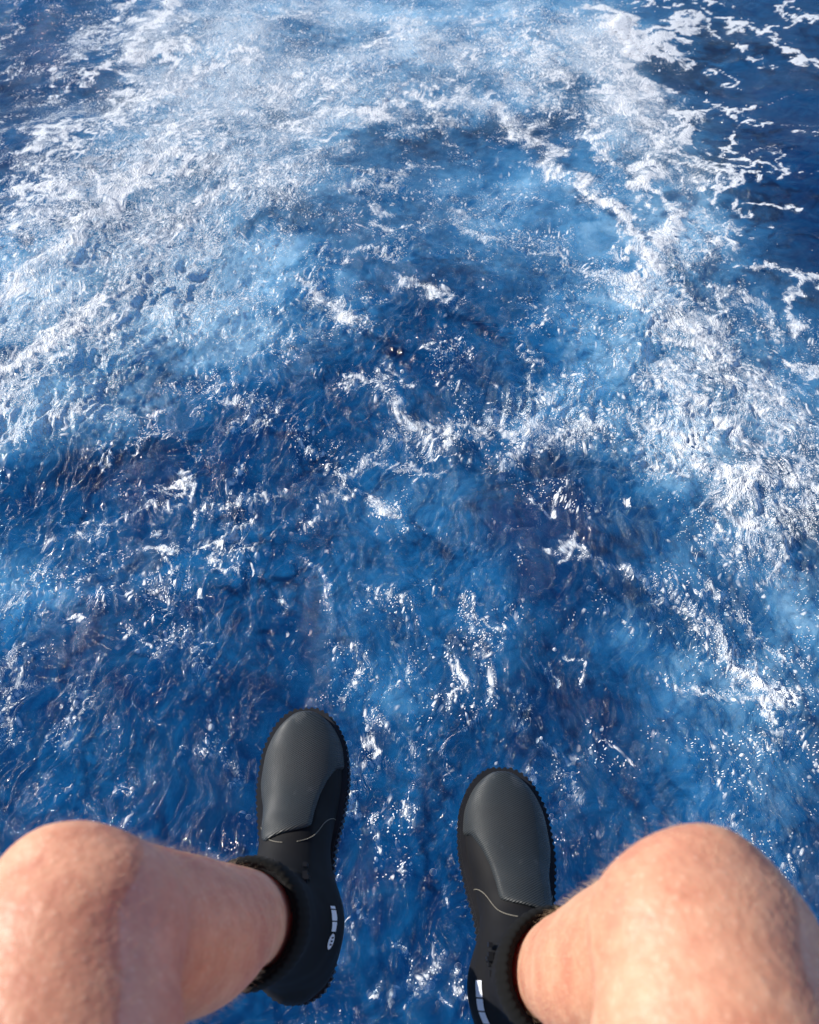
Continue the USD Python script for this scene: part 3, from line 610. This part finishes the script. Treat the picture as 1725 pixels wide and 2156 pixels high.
def boot(side, name):
    L = LEGS[side]
    R, O = foot_frame(L)
    knee, ankle = np.array(L['knee']), np.array(L['ankle'])
    kl, al = R.T @ (knee - O), R.T @ (ankle - O)                  # in the boot's own frame
    sh = unit(kl - al)
    base = np.array([al[0] * .8, al[1] - .0, .055]); top = al + sh * (.195 - al[2] if al[2] < .195 else .03) * 1.0
    lo, hi, h = np.array([-.085, -.035, -.005]), np.array([.085, .325, .27]), .0029
    G = grid(lo, hi, h)
    X, Y, Z = G[..., 0], G[..., 1], G[..., 2]
    XC = X + side * lean(Y)                                     # the toe leans to the inner side
    sl, si = (KL, KI)
    outer = XC * side > 0
    W = np.where(outer, prof(Y, sl), prof(Y, si)); H = prof(Y, KH)
    yy = np.clip(Y, 0, .3)
    e = (np.abs(XC / W) ** 2.5 + np.abs((Z - .016) / (H - .016)) ** 2.5) ** (1 / 2.5)
    foot = (e - 1) * np.minimum(W, H - .016) * .9
    foot = np.where(Z < .016, np.maximum(foot, (np.abs(XC / W) - 1) * W), foot)
    foot = np.maximum(foot, np.maximum(-Y + .003, Y - .2985))
    foot = gaussian_filter(foot, 1.6)
    ank = smin(cone(G, base, al + sh * .005, .041, .044), cone(G, al, top, .0440, .053), .02)
    ank = smin(ank, cone(G, (0, .035, .05), al + np.array([0, -.018, .02]), .036, .040), .03)
    ank = smin(ank, cone(G, al + np.array([0, .01, .0]), (0, .15, .055), .040, .030), .03)
    for q in (-1, 1):
        ank = smin(ank, blob(G, al + np.array([q * .033, -.004, -.012]), (.015, .02, .022)), .025)
    up = smin(foot, ank, .028)
    up += .0007 * pn(Y * 60 + X * 20, Z * 45, 3).astype(np.float32) * ss(.05, .09, Z)
    cut = ((G - top) @ sh.astype(np.float32))                     # open at the collar
    outer_f = np.maximum(up, np.maximum(cut, .010 - Z))
    hollow = cone(G, al - sh * .03, top + sh * .08, .0385, .0475)
    upper_f = np.maximum(outer_f, -hollow)
    root = '/World/person/' + name
    bx = UsdGeom.Xform.Define(stage, root)
    m4 = np.eye(4); m4[:3, :3] = R; m4[:3, 3] = O
    bx.AddTransformOp().Set(Gf.Matrix4d(*m4.T.ravel().tolist()))
    def tidy(F, it=8):
        V, Q = surface(F, lo, h)
        m = trimesh.Trimesh(V, np.vstack([Q[:, :3], Q[:, [0, 2, 3]]]), process=False)
        trimesh.smoothing.filter_taubin(m, iterations=it)
        return m
    um = tidy(upper_f)
    prim_mesh(root + '/upper', np.array(um.vertices), np.array(um.faces), neoprene_mat)
    # the ribbed rubber over the toes: a skin 1.6 mm proud, cut to its outline
    ring = [(.08, .33), (.08, .232), (.047, .224), (.041, .208), (.036, .19), (.034, .17), (.032, .146), (.012, .153), (-.010, .157), (-.022, .160),
            (-.025, .178), (-.030, .196), (-.038, .213), (-.048, .228), (-.08, .236), (-.08, .33)]          # outer side positive
    ring = sg.Polygon([(a * side, c) for a, c in ring])
    ring = ring.buffer(.006).buffer(-.012).buffer(.006)
    import shapely
    from scipy.ndimage import zoom
    up2 = zoom(up, 2, order=1)
    h2 = h * (np.array(up.shape) - 1) / (np.array(up2.shape) - 1)
    ax = [lo[c] + h2[c] * np.arange(up2.shape[c]) for c in range(3)]
    x2, y2 = np.meshgrid(ax[0], ax[1], indexing='ij')
    edge = shapely.boundary(ring)
    shapely.prepare(edge); shapely.prepare(ring)
    inside = shapely.contains_xy(ring, x2.ravel(), y2.ravel())
    dist = shapely.distance(edge, shapely.points(x2.ravel(), y2.ravel()))
    sd2 = np.where(inside, -dist, dist).reshape(x2.shape)[..., None].astype(np.float32)
    tuck = .0026 * np.clip(1 + sd2 / .003, 0, 1) - .0004            # the edge thins down on to the boot
    vf = np.maximum(np.maximum(up2 - .0026 + tuck * .6, sd2), np.maximum(-up2 - .010, .022 - ax[2][None, None]))
    V, Q = surface(vf, lo, h2[None])
    vm = trimesh.Trimesh(V, np.vstack([Q[:, :3], Q[:, [0, 2, 3]]]), process=False)
    trimesh.smoothing.filter_taubin(vm, iterations=10)
    prim_mesh(root + '/toe_rubber', np.array(vm.vertices), np.array(vm.faces), vamp_mat)
    # sole: a toothed slab with a smooth band above
    def outline(grow, teeth):
        ys = np.linspace(.001, .2995, 90)
        pts = [(side * (prof(y, sl) - lean(y)), y) for y in ys] + [(-side * (prof(y, si) + lean(y)), y) for y in ys[::-1]]
        g = sg.Polygon(pts).buffer(.004).buffer(-.002).buffer(grow)
        b = g.exterior
        n = int(b.length / .0009)
        P2 = np.array([b.interpolate(t * b.length / n).coords[0] for t in range(n)])
        if teeth:
            t = np.arange(n) * b.length / n
            k = round(b.length / .0068)
            s = ((t / b.length * k) % 1)
            a = np.where(s < .3, s / .3, np.where(s < .55, 1, np.clip(1 - (s - .55) / .3, 0, 1)))
            tg = np.roll(P2, -1, 0) - np.roll(P2, 1, 0)
            nn = np.stack([tg[:, 1], -tg[:, 0]], 1) / np.linalg.norm(tg, axis=1, keepdims=True)
            if sg.Polygon(P2).exterior.is_ccw is False:
                nn = -nn
            P2 = P2 + nn * (a * .0022)[:, None]
        return sg.Polygon(P2).buffer(0)
    slab = trimesh.creation.extrude_polygon(outline(.0042, True), .017)
    band = trimesh.creation.extrude_polygon(outline(.0040, True), .0085); band.apply_translation([0, 0, .0165])
    bevel = trimesh.creation.extrude_polygon(outline(.0030, False), .0030); bevel.apply_translation([0, 0, .0245])
    so = trimesh.util.concatenate([slab])
    usdkit.mesh(stage, root + '/sole', so, sole_mat, smooth=35)
    usdkit.mesh(stage, root + '/sole_rim', trimesh.util.concatenate([band, bevel]), sole_mat, smooth=35)
    # collar of thick knit, with a rolled edge and ribs
    ax = unit(np.cross(sh, [0, 1, 0])); ay = np.cross(sh, ax)
    nA, V2, prof_pts = 96, [], []
    for d, rr in [(-.060, .0395), (-.035, .0425), (-.012, .0465), (-.002, .0475), (.004, .0490), (.006, .0515), (.003, .0545), (-.006, .0562), (-.016, .0562), (-.024, .0550), (-.027, .0520)]:
        prof_pts.append((d, rr))
    for i in range(nA):
        t = 2 * np.pi * i / nA
        for d, rr in prof_pts:
            r2 = rr + (.0007 * (-1) ** i if d > -.03 else 0)
            V2.append(top + sh * d + (ax * np.cos(t) + ay * np.sin(t)) * r2)
    k = len(prof_pts)
    Q2 = [[i * k + j, ((i + 1) % nA) * k + j, ((i + 1) % nA) * k + j + 1, i * k + j + 1] for i in range(nA) for j in range(k - 1)]
    prim_mesh(root + '/collar', np.array(V2), np.array(Q2), collar_mat)
    # points on the boot's outside
    from trimesh.ray.ray_triangle import RayMeshIntersector
    ray = trimesh.ray.ray_pyembree.RayMeshIntersector(um) if trimesh.ray.has_embree else RayMeshIntersector(um)
    def drop(xy):                                                # from above
        o = np.array([[a, c, .5] for a, c in xy]); loc, idx, _ = ray.intersects_location(o, np.tile([0, 0, -1.0], (len(o), 1)), multiple_hits=False)
        r = np.full((len(o), 3), np.nan); r[idx] = loc; return r[~np.isnan(r[:, 0])]
    def smooth_line(p, n):
        p = np.array(p); t = np.r_[0, np.cumsum(np.linalg.norm(np.diff(p, axis=0), axis=1))]
        from scipy.interpolate import CubicSpline
        return CubicSpline(t, p)(np.linspace(0, t[-1], n))
    for q in (-1, 1):
        line = drop(smooth_line([(q * .0450, .174), (q * .0395, .170), (q * .032, .160), (q * .025, .1505), (q * .015, .1455), (q * .005, .1435)], 160))
        cord = []
        seg = np.r_[0, np.cumsum(np.linalg.norm(np.diff(line, axis=0), axis=1))]
        for s0 in np.arange(0, seg[-1] - .002, .0030):
            a = np.array([np.interp(s0, seg, line[:, c]) for c in range(3)]); bb = np.array([np.interp(s0 + .0021, seg, line[:, c]) for c in range(3)])
            m = trimesh.creation.capsule(np.linalg.norm(bb - a), .0005, count=[6, 4])
            T = trimesh.geometry.align_vectors([0, 0, 1], unit(bb - a)); T[:3, 3] = a + [0, 0, .0005]
            m.apply_transform(T); cord.append(m)
        nm = 'stitching' if q < 0 else 'stitching_001'
        usdkit.mesh(stage, root + '/' + nm, trimesh.util.concatenate(cord), thread_mat, smooth=True)
    # white print on the inner side of the ankle
    inn = -side
    def side_pt(y, z):
        o = np.array([[inn * .3, y, z]]); loc, _, _ = ray.intersects_location(o, np.array([[-inn, 0, 0.0]]), multiple_hits=False)
        return loc[0] if len(loc) else None
    def patch(y0, y1, z0, z1, round_=False, hole=False):
        ny, nz = 14, 6
        Vp = []; ok = True
        for i in range(ny):
            for j in range(nz):
                u, w = i / (ny - 1), j / (nz - 1)
                if round_:
                    half_h = math.sqrt(max(0, 1 - (2 * u - 1) ** 2)); w = .5 + (w - .5) * half_h
                p = side_pt(y0 + (y1 - y0) * u, z0 + (z1 - z0) * w)
                if p is None: ok = False; p = np.zeros(3)
                Vp.append(p + np.array([inn * .0009, 0, .0004]))
        Qp = [[i * nz + j, (i + 1) * nz + j, (i + 1) * nz + j + 1, i * nz + j + 1] for i in range(ny - 1) for j in range(nz - 1)]
        return (np.array(Vp), np.array(Qp)) if ok else None
    z0, z1 = (.096, .1055) if side < 0 else (.100, .113)
    marks = ([(.0770, .0795, False), (.0660, .0758, False), (.0562, .0648, False)] if side < 0 else [(.0730, .0870, False), (.0620, .0717, False), (.0515, .0608, False), (.0475, .0502, False)])
    parts = [patch(a, c, z0, z1) for a, c, _ in marks]
    if side < 0:
        parts.append(patch(.0405, .0545, z0 - .001, z1 + .001, True))
    parts = [p for p in parts if p is not None]
    if parts:
        VV, QQ, n0 = [], [], 0
        for p in parts:
            VV.append(p[0]); QQ.append(p[1] + n0); n0 += len(p[0])
        prim_mesh(root + '/white_print', np.vstack(VV), np.vstack(QQ), print_mat, False)
    if side < 0:
        bars = [p for p in (patch(a, a + .0014, z0 + .0025, z1 - .0025) for a in (.0440, .0470, .0500)) if p is not None]
        if bars:
            VV, QQ, n0 = [], [], 0
            for p in bars:
                VV.append(p[0] + [inn * .0006, 0, .0004]); QQ.append(p[1] + n0); n0 += len(p[0])
            prim_mesh(root + '/emblem_lines', np.vstack(VV), np.vstack(QQ), plastic_mat, False)
    # zip slider and side tab
    p = side_pt(.105, .125)
    if p is not None:
        bits = []
        for a, c, ex in [(0, 0, (.005, .012, .016)), (.0, -.012, (.004, .005, .020)), (.0, .012, (.004, .004, .018)), (.001, .0, (.006, .004, .022))]:
            m = trimesh.creation.box(ex); m.apply_translation(p + np.array([inn * (.001 + a), c, 0])); bits.append(m)
        usdkit.mesh(stage, root + '/zip_slider', trimesh.util.concatenate(bits), plastic_mat)
    return root
ra = boot(-1, 'dive_boot')
rb = boot(1, 'dive_boot_001')
